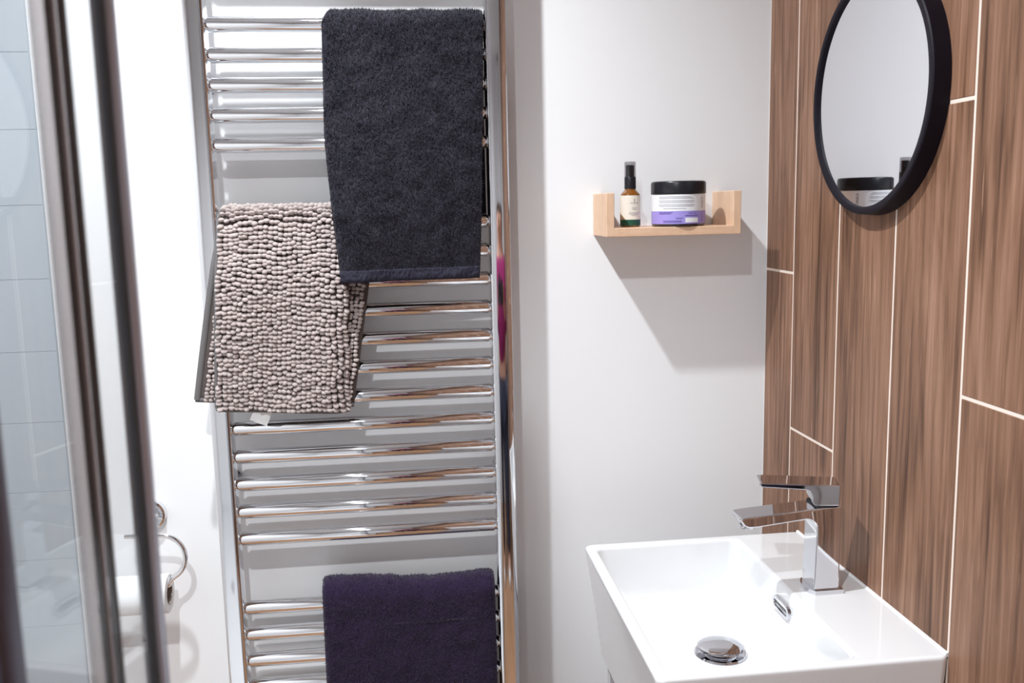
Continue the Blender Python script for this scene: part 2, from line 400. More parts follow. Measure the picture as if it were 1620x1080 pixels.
def np_mesh(name, V, F, mat, parent, smooth=True):
    me = bpy.data.meshes.new(name); n, k = F.shape
    me.vertices.add(len(V)); me.vertices.foreach_set('co', np.asarray(V, np.float32).ravel())
    me.loops.add(n*k); me.loops.foreach_set('vertex_index', F.astype(np.int32).ravel())
    me.polygons.add(n); me.polygons.foreach_set('loop_start', (np.arange(n)*k).astype(np.int32))
    me.update(calc_edges=True); me.validate()
    if smooth: me.polygons.foreach_set('use_smooth', [True]*n)
    me.materials.append(mat); o = bpy.data.objects.new(name, me); COL.objects.link(o); o.parent = parent
    return o
def u_path(zf, zb, zbar, rr, yoff_front=0.0, yc=BARY):
    """front bottom zf -> up -> around bar at zbar with centreline radius rr -> back bottom zb"""
    lf, la, lb = zbar-zf, math.pi*rr, zbar-zb; T = lf+la+lb
    def fn(a):
        s = a*T
        if s < lf: return (yc-rr+yoff_front*(1-s/lf), zf+s)
        if s < lf+la:
            th = math.pi-(s-lf)/rr; return (yc+rr*math.cos(th), zbar+rr*math.sin(th))
        return (yc+rr, zbar-(s-lf-la))
    return fn, lf/T, (lf+la)/T
def fibres(O, N, S, U, n, mask, length, width, parent, mat, name='terry_pile', seed=3):
    g = np.random.default_rng(seed); s_n, x_n = S.shape
    fi = g.random(n*2)*(s_n-1.01); fj = g.random(n*2)*(x_n-1.01)
    keep = mask(fi/(s_n-1), fj/(x_n-1)); fi, fj = fi[keep][:n], fj[keep][:n]
    i0, j0 = fi.astype(int), fj.astype(int); a, b = (fi-i0)[:, None], (fj-j0)[:, None]
    P = (O[i0, j0]*(1-a)*(1-b)+O[i0+1, j0]*a*(1-b)+O[i0, j0+1]*(1-a)*b+O[i0+1, j0+1]*a*b)
    Nn = N[i0, j0]; m = len(P)
    Dv = Nn*0.8 + g.normal(0, 0.55, (m, 3)); Dv /= np.linalg.norm(Dv, axis=1)[:, None]
    tip = P + Dv*(length*(0.5+0.8*g.random((m, 1))))
    side = np.cross(Dv, g.normal(0, 1, (m, 3))); side /= np.linalg.norm(side, axis=1)[:, None]
    P = P - Nn*0.0006
    V = np.empty((m, 3, 3)); V[:, 0] = P+side*width; V[:, 1] = P-side*width; V[:, 2] = tip
    o = np_mesh(name, V.reshape(-1, 3), np.arange(m*3).reshape(-1, 3), mat, parent, False)
    o['kind'] = 'stuff'; return o

# upper charcoal hand towel over the top bar
tw = empty('hand_towel', (0, 0, 0), 'charcoal terry hand towel hanging from the top bar of the radiator', 'towel', 'dark towels on the radiator')
zb0 = BARS[0]
fn, e1, e2 = u_path(1.2665, 1.345, zb0, BARR+0.0052)
def xl(a):
    f = min(a/e1, 1.0)
    if a > e1: return lerp(-0.7145, -0.694, min(1, (a-e1)/(e2-e1)))
    return -0.7010 - 0.0135*min(1, f/0.55) - 0.0025*math.sin(f*math.pi)
def xr(a):
    f = min(a/e1, 1.0)
    return -0.4938 + 0.0175*f**0.8
def wv(S, U):
    f = np.clip(1-S/e1, 0, 1)
    return -f**2*(0.003+0.003*np.sin(U*7.0+0.6)+0.006*np.exp(-((U-0.1)/0.12)**2)*f) - 0.0016*np.sin(U*11+S*4)*np.clip(f*4, 0, 1)*0.6 - 0.004*np.clip(f*3, 0, 1) - 0.036*np.clip((f-0.12)/0.62, 0, 1)**1.2*np.clip(1.15-0.85*U, 0.3, 1)
V, F, O, N_, S_, U_ = drape(fn, 300, 190, xl, xr, 0.0085, wv, 1, 0.0010)
# gentle sag of the bottom edge
np_mesh('terry_cloth', V, F, M['towel'], tw)
hem_top = 0.019/(zb0-1.2665)*e1
fibres(O, N_, S_, U_, 70000, lambda s, u: (s > hem_top) & (s < e2+0.12), 0.0034, 0.0005, tw, M['towel_pile'])
# hem band: wraps the bottom edge
nh = int(hem_top*299)+1
Oh = O[:nh].copy(); Nh = N_[:nh]; k0, x_n = Oh.shape[0], Oh.shape[1]
hv = []; hv2 = []
Oh = Oh + Nh*0.0007
Bh = Oh - Nh*0.0100
Oh[0, :, 2] -= 0.0012; Bh[0, :, 2] -= 0.0012
VV = np.concatenate([Oh.reshape(-1, 3), Bh.reshape(-1, 3)]); K = k0*x_n
i, j = np.meshgrid(np.arange(k0-1), np.arange(x_n-1), indexing='ij'); a = (i*x_n+j).ravel()
FF = [np.stack([a, a+1, a+x_n+1, a+x_n], 1), np.stack([K+a, K+a+x_n, K+a+x_n+1, K+a+1], 1)]
k = np.arange(x_n-1)
for ii in (0, k0-1):
    FF.append(np.stack([ii*x_n+k, K+ii*x_n+k, K+ii*x_n+k+1, ii*x_n+k+1], 1))
hm = np_mesh('hem', VV, np.concatenate(FF), M['hem'], tw); fix(hm)
tag(hm, 'smooth woven hem along the bottom edge')

# lower aubergine towel
tw2 = empty('bath_towel', (0, 0, 0), 'thick dark aubergine towel folded over the lower bars of the radiator', 'towel', 'dark towels on the radiator')
zb1 = BARS[17]
fn, e1b, e2b = u_path(0.46, 0.52, zb1+0.0115, 0.0200, 0.0, BARY)
def wv2(S, U):
    f = np.clip(1-S/e1b, 0, 1); return -0.003*np.sin(U*5+1.0)*np.clip(f*3, 0, 1) - 0.002*np.clip(f*3, 0, 1)
V, F, O, N_, S_, U_ = drape(fn, 240, 210, lambda a: -0.7575, lambda a: -0.4810, 0.016, wv2, 5, 0.0009)
zadd = lambda Q: 0.0045*np.sin((Q[..., 0]+0.755)*19+1.2) - 0.002
V[:, 2] += np.where(V[:, 2] > zb1-0.03, zadd(V), 0); O[..., 2] += np.where(O[..., 2] > zb1-0.03, zadd(O), 0)
np_mesh('terry_cloth', V, F, M['towel_purple'], tw2)
fibres(O, N_, S_, U_, 60000, lambda s, u: (s > 0.02) & (s < e2b+0.1), 0.0032, 0.0005, tw2, M['towel_purple_pile'], seed=9)

# ------------------------------------------------------------------ chenille bath mat
mat_t = empty('bath_mat', (0, 0, 0), 'taupe chenille bath mat folded over the radiator beside the charcoal towel', 'bath mat')
ZM = BARS[5]
def mat_path(v, R, out, zb):
    """fold over the bar, then straight down; v is arc length 0..1"""
    arc = R*math.pi*0.72; L = arc + (ZM-zb); s = v*L
    if s < arc:
        th = math.pi*0.28 + s/R
        return BARY+R*math.cos(th), ZM+R*math.sin(th)
    t = (s-arc)/(L-arc); q = min(1, t/0.35); q = q*q*(3-2*q)
    return BARY-R-out*q-0.002*math.sin(t*3.1), ZM-(s-arc)
def front_pt(u, v):
    """front layer: u 0..1 left-right, v 0 (behind the fold) .. 1 (bottom)"""
    h = min(max((v-0.10)/0.9, 0), 1)
    xL = -0.8795 - 0.0175*h**0.9; xR = -0.6890 - 0.0130*h
    y, z = mat_path(v, 0.0215, 0.0125, lerp(1.0800, 1.0670, u))
    y += 0.0014*math.sin(u*9+v*5)*min(1, v*3) + 0.016*max(0, (u-0.88)/0.12)**2*h + 0.004*max(0, (0.06-u)/0.06)**2
    return Vector((lerp(xL, xR, u), y, z))
def under_pt(u, v):
    xL = -0.8740 - 0.0560*v**0.85; xR = lerp(-0.6440, -0.6930, v)
    zb = lerp(1.0925, 1.0740, u); q = min(1, v/0.25)
    y = lerp(BARY-0.0160, BARY-0.0220, q) - 0.001*math.sin(u*8)
    return Vector((lerp(xL, xR, u), y, lerp(1.3660, zb, v)))
def sheet(fnp, nu, nv, t, name, mat):
    G_ = [[fnp(i/nu, j/nv) for i in range(nu+1)] for j in range(nv+1)]
    Nn = [[None]*(nu+1) for _ in range(nv+1)]
    for j in range(nv+1):
        for i in range(nu+1):
            du = G_[j][min(i+1, nu)]-G_[j][max(i-1, 0)]; dv = G_[min(j+1, nv)][i]-G_[max(j-1, 0)][i]
            Nn[j][i] = dv.cross(du).normalized()       # towards the viewer
    vs_, fs = [], []
    for lay in (0.5, -0.5):
        for j in range(nv+1):
            for i in range(nu+1): vs_.append(G_[j][i]+Nn[j][i]*t*lay)
    w1 = nu+1; K = w1*(nv+1)
    for j in range(nv):
        for i in range(nu):
            a = j*w1+i; fs.append((a, a+1, a+w1+1, a+w1)); fs.append((K+a, K+a+w1, K+a+w1+1, K+a+1))
    for j in range(nv):
        for i in (0, nu): a = j*w1+i; fs.append((a, a+w1, K+a+w1, K+a))
    for i in range(nu):
        for j in (0, nv): a = j*w1+i; fs.append((a, a+1, K+a+1, K+a))
    o = mesh_obj(name, vs_, fs, mat, mat_t, 180); fix(o)
    return G_, Nn
sheet(front_pt, 40, 60, 0.007, 'front_layer', M['matbase'])
sheet(under_pt, 24, 40, 0.005, 'under_layer', M['matbase'])
# chenille nubs: low-poly noodles
_b = bmesh.new(); bmesh.ops.create_icosphere(_b, subdivisions=2, radius=1.0)
NV = np.array([v.co[:] for v in _b.verts]); NF = np.array([[v.index for v in f.verts] for f in _b.faces]); _b.free()
def nubs(fnp, cols, rows, name, size, droop, v0=0.0, u0=0.02, u1=0.985, prot=0.0062, rowlim=None):
    Vs, Fs, c = [], [], 0
    g = random.Random(5)
    for r in range(rows):
        v = v0 + (1-v0)*(r+0.5)/rows
        rowshift = 0.35*math.sin(r*0.9)
        for q in range(cols):
            u = u0+(u1-u0)*(q+0.5+g.gauss(0, 0.10)+0.12*math.sin(r*0.55+q*0.33))/cols
            vv = v + (g.gauss(0, 0.14) + 0.55*math.sin(q*0.42+r*0.19)*0.5 + 0.3*math.sin(q*1.1+r*0.07)*0.5)/rows
            vv = min(max(vv, v0+0.002), 0.996); u = min(max(u, 0.004), 0.996)
            p = fnp(u, vv); e = 0.004
            du = (fnp(min(u+e, 1), vv)-fnp(max(u-e, 0), vv)).normalized(); dv = (fnp(u, min(vv+e, 1))-fnp(u, max(vv-e, 0))).normalized()
            n = dv.cross(du).normalized()
            sx, sz, sn = size[0]*g.uniform(0.85, 1.15), size[1]*g.uniform(0.88, 1.12), size[2]*g.uniform(0.85, 1.2)
            ax = (du*1 + n*g.gauss(0, 0.12) + dv*g.gauss(0, 0.10)).normalized()
            an = (n + dv*droop*g.uniform(0.6, 1.3) + du*g.gauss(0, 0.18)).normalized()
            an = (an-ax*an.dot(ax)).normalized(); az = ax.cross(an)
            cpos = p + n*(0.0035+prot*0.5*g.uniform(0.8, 1.25)) + dv*0.0012
            Mx = np.array([ax, an, az]); L = NV*np.array([sx, sn, sz])
            Vs.append(L@Mx + np.array(cpos)); Fs.append(NF+c); c += len(NV)
    o = np_mesh(name, np.concatenate(Vs), np.concatenate(Fs), M['pile'], mat_t); o['kind'] = 'stuff'; return o
nubs(front_pt, 26, 47, 'chenille_pile', (0.0050, 0.0034, 0.0062), 0.5)
nubs(under_pt, 29, 42, 'chenille_pile', (0.0040, 0.0033, 0.0040), 0.3, v0=0.05, u0=0.055, prot=0.004)
# bound edges
def edge_strip(pts, r, name='edge_binding'):
    v, f = tube([tuple(p) for p in pts], r, 8); o = mesh_obj(name, v, f, M['binding'], mat_t, 60); fix(o); return o
edge_strip([under_pt(0.012, j/24)+Vector((0, -0.001, 0)) for j in range(1, 25)], [0.0035+0.0018*min(1, j/6) for j in range(1, 25)])
edge_strip([under_pt(i/24, 1.0) for i in range(25)], 0.0042)
edge_strip([front_pt(i/30, 1.0)+Vector((0, 0.0, -0.001)) for i in range(31)], 0.0048)
edge_strip([front_pt(0.0, j/30)+Vector((0.0, -0.001, 0)) for j in range(2, 31)], 0.0036)
# white care tag
tg = bm_obj('care_tag', box_bm((-0.0135, -0.0006, -0.026), (0.0135, 0.0006, 0.0), 0), M['tagcloth'], mat_t)
tg.location = (-0.827, -0.088, 1.078); tg.rotation_euler = (rad(-4), rad(24), 0)

# ------------------------------------------------------------------ wall shelf with toiletries
SX0, SX1, SD, SZ0, SZ1, ST = -0.2975, -0.0838, 0.100, 1.3220, 1.3890, 0.0125
sh = empty('wall_shelf', ((SX0+SX1)/2, -0.05, SZ0), 'small U shaped beech wood shelf on the white wall', 'shelf')
sp = Vector(sh.location)
def sbox(name, lo, hi): return box(name, Vector(lo)-sp, Vector(hi)-sp, M['beech'], sh, 0.0008, 1)
sbox('shelf_board', (SX0+0.0002, -SD, SZ0), (SX1-0.0002, 0, SZ0+ST+0.001))
M['beech_v'] = wood_mat('beech_wood_upright', (0.66, 0.42, 0.27), (0.72, 0.48, 0.32), (0.80, 0.57, 0.40), gscale=(90, 90, 9), rough=0.5, bumpd=0.0002, tint=0.02)
for a, b in ((SX0, SX0+ST), (SX1-ST, SX1)):
    o = sbox('upright', (a, -SD-0.0001, SZ0+0.0005), (b, 0, SZ1)); o.data.materials[0] = M['beech_v']
ZS = SZ0+ST+0.001
def cyl_patch(name, r, a0, a1, z0, z1, mat, parent, n=24, t=0.0002):
    """curved label patch on a cylinder around local Z; angles in degrees, -90 faces the camera"""
    vs_, fs = [], []
    for rr in (r, r+t):
        for k in range(n+1):
            a = rad(a0+(a1-a0)*k/n)
            for z in (z0, z1): vs_.append((rr*math.cos(a), rr*math.sin(a), z))
    K = 2*(n+1)
    for k in range(n):
        a = 2*k; fs.append((a, a+2, a+3, a+1)); fs.append((K+a, K+a+1, K+a+3, K+a+2))
        fs.append((a, K+a, K+a+2, a+2)); fs.append((a+1, a+3, K+a+3, K+a+1))
    fs += [(0, 1, K+1, K), (2*n, K+2*n, K+2*n+1, 2*n+1)]
    o = mesh_obj(name, vs_, fs, mat, parent, 40); fix(o); return o
def cyl_text(txt, size, r, adeg, z, mat, parent, vertical=False, name='lettering', spacing=1.0):
    cu = bpy.data.curves.new('t', 'FONT'); cu.body = txt; cu.size = size; cu.align_x = 'CENTER'; cu.align_y = 'CENTER'
    cu.resolution_u = 2; cu.space_character = spacing
    ob = bpy.data.objects.new('t', cu); COL.objects.link(ob)
    dg = bpy.context.evaluated_depsgraph_get(); me = bpy.data.meshes.new_from_object(ob.evaluated_get(dg))
    bpy.data.objects.remove(ob); bpy.data.curves.remove(cu)
    for v in me.vertices:
        x, y = v.co.x, v.co.y
        if vertical: x, y = y, -x
        a = rad(adeg)+x/r; v.co = Vector((r*math.cos(a), r*math.sin(a), z+y))
    o = link(name, me, mat, parent); return o

# amber spray bottle (base on the shelf board)
bt = empty('spray_bottle', (-0.2478, -0.050, ZS), 'slim amber spray bottle with cream label and black pump on the shelf', 'bottle')
R0 = 0.0158
lathe('bottle_body', [(0, 0), (R0-0.002, 0), (R0-0.0002, 0.0015), (R0, 0.003), (R0, 0.048), (R0-0.0008, 0.0515), (R0-0.004, 0.0555), (0.0090, 0.0585), (0.0085, 0.0605), (0, 0.0605)], M['amber'], bt, 48, 40)
lab = cyl_patch('label', R0+0.0001, -205, 25, 0.0115, 0.0495, M['cream_label'], bt, 40)
cyl_patch('green_band', R0+0.00015, -230, 50, 0.0025, 0.0118, M['green_label'], bt, 40)
# tan triangle at the label's lower left corner
tri = []; n_ = 10
for k in range(n_+1):
    a = rad(-180+48*k/n_); rr = R0+0.0004
    tri += [(rr*math.cos(a), rr*math.sin(a), 0.0119), (rr*math.cos(a), rr*math.sin(a), 0.0119+0.013*(1-k/n_)+0.0001)]
mesh_obj('label_corner', tri, [(2*k, 2*k+2, 2*k+3, 2*k+1) for k in range(n_)], M['tan_label'], lab, 60)
RB = R0+0.0004
cyl_text('SUKIN', 0.0036, RB, -80, 0.0375, M['ink_dark'], lab, spacing=1.35)
cyl_patch('drop_mark', RB, -81, -79, 0.0395, 0.0445, M['ink_dark'], lab, 2)
for z, a0, a1, h in ((0.0300, -96, -66, 0.0007), (0.0278, -92, -70, 0.0007), (0.0225, -112, -48, 0.0008), (0.0205, -112, -50, 0.0007), (0.0187, -100, -60, 0.0006)):
    cyl_patch('print_line', RB, a0, a1, z, z+h, M['ink_grey'], lab, 8)
lathe('pump_collar', [(0, 0.0600), (0.0092, 0.0600), (0.0092, 0.0770), (0.0085, 0.0785), (0, 0.0785)], M['black_plastic'], bt, 40)
lathe('pump_head', [(0, 0.0780), (0.0066, 0.0780), (0.0066, 0.0955), (0.0055, 0.0968), (0, 0.0968)], M['black_plastic'], bt, 32)
lathe('overcap', [(0.0093, 0.0772), (0.0090, 0.1012), (0.0082, 0.1022), (0, 0.1022), (0, 0.1012), (0.0078, 0.1010), (0.0084, 0.1000), (0.0087, 0.0772), (0.0093, 0.0772)], M['capclear'], bt, 40)

# cream jar
jr = empty('cream_jar', (-0.1731, -0.0625, ZS), 'wide cosmetic jar with black lid and white and lavender label on the shelf', 'jar')
RJ = 0.0425
lathe('jar_body', [(0, 0), (RJ-0.004, 0), (RJ-0.0015, 0.0012), (RJ-0.0008, 0.0035), (RJ-0.0008, 0.0480), (RJ-0.003, 0.0495), (0, 0.0495)], M['jar_dark'], jr, 64)
lathe('lid', [(0, 0.0700), (RJ-0.0025, 0.0700), (RJ-0.0006, 0.0690), (RJ+0.0005, 0.0668), (RJ+0.0005, 0.0508), (RJ-0.0005, 0.0500), (0, 0.0500)], M['black_plastic'], jr, 64)
jl = cyl_patch('label', RJ-0.0006, -268, 88, 0.0240, 0.0492, M['white_label'], jr, 72)
pl = cyl_patch('lavender_band', RJ-0.0006, -268, 88, 0.0042, 0.0240, M['purple_label'], jr, 72)
RJ2 = RJ-0.0002
for z, a0, a1 in ((0.0455, -150, -78), (0.0432, -150, -74), (0.0395, -152, -72), (0.0372, -150, -75), (0.0335, -152, -72), (0.0312, -150, -76), (0.0275, -140, -90)):
    cyl_patch('print_line', RJ2, a0, a1, z, z+0.0009, M['ink_grey'], jl, 12)
cyl_text('SUKIN', 0.0058, RJ2, -48, 0.0368, M['ink_dark'], jl, vertical=True)
cyl_text('4.06 OZ', 0.0040, RJ2, -76, 0.0205, M['ink_purple'], pl)
cyl_text('SUKIN', 0.0045, RJ2, -48, 0.0130, M['ink_purple'], pl, vertical=True)
for z, a0, a1 in ((0.0215, -150, -118), (0.0195, -150, -122), (0.0165, -92, -62), (0.0125, -112, -98), (0.0085, -140, -100), (0.0065, -140, -100)):
    cyl_patch('print_line', RJ2, a0, a1, z, z+0.0009, M['ink_purple'], pl, 10)
cyl_patch('white_panel', RJ2, -92, -62, 0.0062, 0.0135, M['white_label'], pl, 10)

# ------------------------------------------------------------------ round mirror
MY, MZ = -0.3623, 1.5030
mr_ = empty('round_mirror', (0.0, MY, MZ), 'round wall mirror with black rim on the wood tiles', 'mirror')
lathe('mirror_frame', [(0.1525, 0.001), (0.1515, -0.012), (0.1508, -0.0205), (0.1492, -0.0220), (0.1425, -0.0222), (0.1412, -0.0212), (0.1408, -0.0170), (0.1405, -0.0100), (0.1525, 0.001)], M['black_rubber'], mr_, 128, 40, axis='X')
lathe('mirror_glass', [(0, -0.0178), (0.1410, -0.0178), (0.1410, -0.0120), (0, -0.0120)], M['mirror'], mr_, 128, 30, axis='X')

# ------------------------------------------------------------------ basin
BX0, BX1, BY0, BY1, BZ = -0.347, 0.0, -0.565, -0.147, 0.850
bs = empty('washbasin', (-0.17, -0.356, 0.668), 'white rectangular ceramic washbasin against the wood tile wall', 'washbasin')
bp_ = Vector(bs.location)
def rrect(x0, x1, y0, y1, r, z, seg=6):
    pts = []
    for cx, cy, a0 in ((x1-r, y1-r, 0), (x0+r, y1-r, 90), (x0+r, y0+r, 180), (x1-r, y0+r, 270)):
        for k in range(seg+1):
            a = rad(a0+90*k/seg); pts.append((cx+r*math.cos(a), cy+r*math.sin(a), z))
    return pts
loops = []
loops.append(rrect(-0.318, 0.0, -0.545, -0.152, 0.010, 0.668))
loops.append(rrect(-0.3225, 0.0, -0.549, -0.149, 0.012, 0.672))
loops.append(rrect(-0.334, 0.0, -0.557, -0.148, 0.012, 0.760))
loops.append(rrect(-0.3465, 0.0, -0.5648, -0.1472, 0.011, 0.842))
for k in range(5):       # rounded outer rim
    a = rad(90*k/4); o_ = 0.0045*(1-math.cos(a)); zz = BZ-0.0045+0.0045*math.sin(a)
    loops.append(rrect(BX0+o_, BX1-o_*0.4, BY0+o_, BY1-o_, 0.011-o_*0.5, zz))
IX0, IX1, IY0, IY1 = -0.330, -0.108, -0.5485, -0.1655
for k in range(5):       # rolled inner rim
    a = rad(90*k/4); r_ = 0.006; o_ = r_*math.sin(a); zz = BZ-r_*(1-math.cos(a))
    loops.append(rrect(IX0-r_+o_, IX1+r_-o_, IY0-r_+o_, IY1+r_-o_, 0.014, zz))
loops.append(rrect(-0.321, -0.110, -0.543, -0.170, 0.016, 0.812))
loops.append(rrect(-0.312, -0.112, -0.537, -0.174, 0.018, 0.788))
loops.append(rrect(-0.306, -0.116, -0.531, -0.178, 0.020, 0.776))
loops.append(rrect(-0.297, -0.124, -0.523, -0.186, 0.022, 0.7695))
loops.append(rrect(-0.285, -0.136, -0.511, -0.198, 0.024, 0.7675))
loops.append(rrect(-0.236, -0.166, -0.395, -0.322, 0.034, 0.7655))
vs_, fs = [], []
m = len(loops[0])
for lp in loops: vs_ += [tuple(Vector(p)-bp_) for p in lp]
for q in range(len(loops)-1):
    for k in range(m): fs.append((q*m+k, q*m+(k+1) % m, (q+1)*m+(k+1) % m, (q+1)*m+k))
fs.append(tuple(range(m))[::-1]); fs.append(tuple(range((len(loops)-1)*m, len(loops)*m)))
bo = mesh_obj('basin_body', vs_, fs, M['ceramic'], bs, 60); fix(bo); weighted(bo)
# overflow slot on the sloping wall below the tap
def stadium(hl, hw, n=8):
    pts = []
    for k in range(n+1): a = rad(-90+180*k/n); pts.append((hl-hw+hw*math.cos(a), hw*math.sin(a)))
    for k in range(n+1): a = rad(90+180*k/n); pts.append((-hl+hw+hw*math.cos(a), hw*math.sin(a)))
    return pts
oc = Vector((-0.1100, -0.348, 0.8200))
def slot_ring(hl, hw, x): return [tuple(oc+Vector((x, a, b))-bp_) for a, b in stadium(hl, hw)]
r1, r2, r3, r4 = slot_ring(0.029, 0.0098, 0.002), slot_ring(0.028, 0.0092, -0.0035), slot_ring(0.0225, 0.0050, -0.0035), slot_ring(0.022, 0.0045, -0.0015)
m = len(r1); vs_ = r1+r2+r3+r4
fs = [(q*m+k, q*m+(k+1) % m, (q+1)*m+(k+1) % m, (q+1)*m+k) for q in range(3) for k in range(m)]
og = mesh_obj('overflow_ring', vs_, fs, M['chrome_tap'], bs, 30); fix(og); tag(og, 'chrome overflow ring')
ca, cb = slot_ring(0.0222, 0.0047, -0.012), slot_ring(0.0222, 0.0047, 0.055)
ct = mesh_obj('cutter', ca+cb, [(k, (k+1) % m, m+(k+1) % m, m+k) for k in range(m)]+[tuple(range(m))[::-1], tuple(range(m, 2*m))], M['ceramic'], bs); fix(ct)
bo.modifiers.clear(); bl = bo.modifiers.new('slot', 'BOOLEAN'); bl.object = ct; bl.operation = 'DIFFERENCE'; bl.solver = 'EXACT'
bpy.context.view_layer.update()
cutme = bpy.data.meshes.new_from_object(bo.evaluated_get(bpy.context.evaluated_depsgraph_get()))
bo.modifiers.clear(); bo.data = cutme; bpy.data.objects.remove(ct)
cutme.polygons.foreach_set('use_smooth', [True]*len(cutme.polygons)); cutme.set_sharp_from_angle(angle=rad(60)); weighted(bo)
# pop-up waste
dc = Vector((-0.2005, -0.3585, 0.7655))-bp_
wf = lathe('waste_flange', [(0, 0.0), (0.0345, -0.0002), (0.0355, 0.0012), (0.0335, 0.0030), (0.022, 0.0026), (0.018, 0.0012), (0, 0.0012)], M['chrome_tap'], bs, 56, 30, center=dc)
wc = lathe('waste_plug', [(0, 0.0145), (0.012, 0.0142), (0.024, 0.0128), (0.0300, 0.0110), (0.0315, 0.0098), (0.0305, 0.0086), (0.024, 0.0080), (0.020, 0.0060), (0.019, 0.0025), (0, 0.0025)], M['chrome_tap'], bs, 56, 40, center=dc)
# sealant bead along the tiled wall
v, f = tube([tuple(Vector((-0.0010, y, BZ-0.0005))-bp_) for y in (BY0+0.004, BY1-0.002)], 0.0030, 8)
mesh_obj('sealant_bead', v, f, M['silicone'], bs, 60)

# vanity cabinet below the basin
va = empty('vanity_unit', (-0.16, -0.35, 0.0), 'grey lacquered vanity cabinet under the washbasin', 'cabinet')
vp = Vector(va.location)
def vbox(n, lo, hi, mt, bev=0.0015): return box(n, Vector(lo)-vp, Vector(hi)-vp, mt, va, bev, 1)
vbox('cabinet_body', (-0.292, -0.535, 0.10), (-0.001, -0.160, 0.667), M['vanity'])
vbox('plinth', (-0.270, -0.52, 0.0), (-0.001, -0.175, 0.10), M['dark'])
vd = vbox('door', (-0.313, -0.534, 0.105), (-0.2955, -0.172, 0.655), M['vanity'])
hb = Vector((0, 0, 0))
tube_obj('door_handle', [tuple(Vector(p)-vp) for p in ((-0.313, -0.45, 0.60), (-0.335, -0.45, 0.60), (-0.335, -0.26, 0.60), (-0.313, -0.26, 0.60))], 0.005, M['chrome'], vd)
vbox('end_panel', (-0.3135, -0.1695, 0.10), (-0.290, -0.158, 0.667), plain('light_grey_edge', (0.55, 0.55, 0.57), 0.4))

# ------------------------------------------------------------------ basin mixer tap
tp = empty('basin_mixer_tap', (-0.060, -0.360, BZ), 'chrome basin mixer tap with flat lever on the washbasin', 'tap')
tpos = Vector(tp.location)
def prism_y(name, prof, y0, y1, bev, mat, parent=tp, seg=3):
    """extrude an x-z outline along y"""
    b = bmesh.new()
    va_ = [b.verts.new((x-tpos.x, y0-tpos.y, z-tpos.z)) for x, z in prof]; vb_ = [b.verts.new((x-tpos.x, y1-tpos.y, z-tpos.z)) for x, z in prof]
    n = len(prof)
    b.faces.new(va_); b.faces.new(vb_[::-1])
    for k in range(n): b.faces.new((va_[k], vb_[k], vb_[(k+1) % n], va_[(k+1) % n]))
    bmesh.ops.recalc_face_normals(b, faces=b.faces)
    if bev:
        es = [e for e in b.edges if len(e.link_faces) == 2 and e.calc_face_angle() > rad(40)]
        bmesh.ops.bevel(b, geom=es, offset=bev, segments=seg, profile=0.5, affect='EDGES')
    o = bm_obj(name, b, mat, parent, 60); weighted(o); return o
TY0, TY1 = -0.3805, -0.3405
# base plate with bowed front
bpl = []
for k in range(9):
    u = -1+2*k/8; bpl.append((-0.0795-0.008*(1-u*u), -0.3605+0.0235*u))
bpl += [(-0.040, -0.337), (-0.040, -0.384)]
b = bmesh.new()
lo_ = [b.verts.new((x-tpos.x, y-tpos.y, -0.0005)) for x, y in bpl]; hi_ = [b.verts.new((x-tpos.x, y-tpos.y, 0.0060)) for x, y in bpl]
n = len(bpl); b.faces.new(lo_[::-1]); b.faces.new(hi_)
for k in range(n): b.faces.new((lo_[k], lo_[(k+1) % n], hi_[(k+1) % n], hi_[k]))
bm_obj('base_plate', b, M['chrome_tap'], tp, 30)
# body and spout in one casting: column with a fillet into the spout
prof = [(-0.0450, BZ+0.005), (-0.0450, 0.9700), (-0.0760, 0.9690), (-0.1700, 0.9625), (-0.1815, 0.9610), (-0.1830, 0.9585), (-0.1780, 0.9510), (-0.1720, 0.9480), (-0.1600, 0.9478), (-0.0930, 0.9545)]
for k in range(1, 6):
    a = rad(90+(-90)*k/6); prof.append((-0.0930+0.0150*math.cos(a), 0.9395+0.0150*math.sin(a)))
prof += [(-0.0780, 0.9350), (-0.0800, BZ+0.005)]
prism_y('body_and_spout', prof, TY0, TY1, 0.0022, M['chrome_tap'])
lathe('aerator', [(0, 0.0), (0.0105, 0.0), (0.0110, 0.002), (0.0110, 0.008), (0, 0.008)], M['chrome_tap'], tp, 32, 30, center=Vector((-0.1665, -0.3605, 0.9425))-tpos)
prism_y('lever_gap_shade', [(-0.0480, 0.9695), (-0.0770, 0.9685), (-0.0770, 0.9715), (-0.0480, 0.9725)], TY0+0.002, TY1-0.002, 0, M['dark'])  # black strip in the gap below the lever, its colour standing for shade
prof = [(-0.0440, 0.9722), (-0.0430, 1.0000), (-0.1460, 1.0020), (-0.1490, 0.9990), (-0.1440, 0.9957), (-0.0885, 0.9930)]
for k in range(1, 5):
    a = rad(90-90*k/5); prof.append((-0.0885+0.0085*math.cos(a), 0.9845+0.0085*math.sin(a)))
prof += [(-0.0800, 0.9830), (-0.0795, 0.9765), (-0.0760, 0.9712)]
lv = prism_y('lever_handle', prof, TY0-0.0005, TY1+0.0005, 0.0018, M['chrome_tap']); lv.rotation_euler = (0, 0, rad(-13.5))

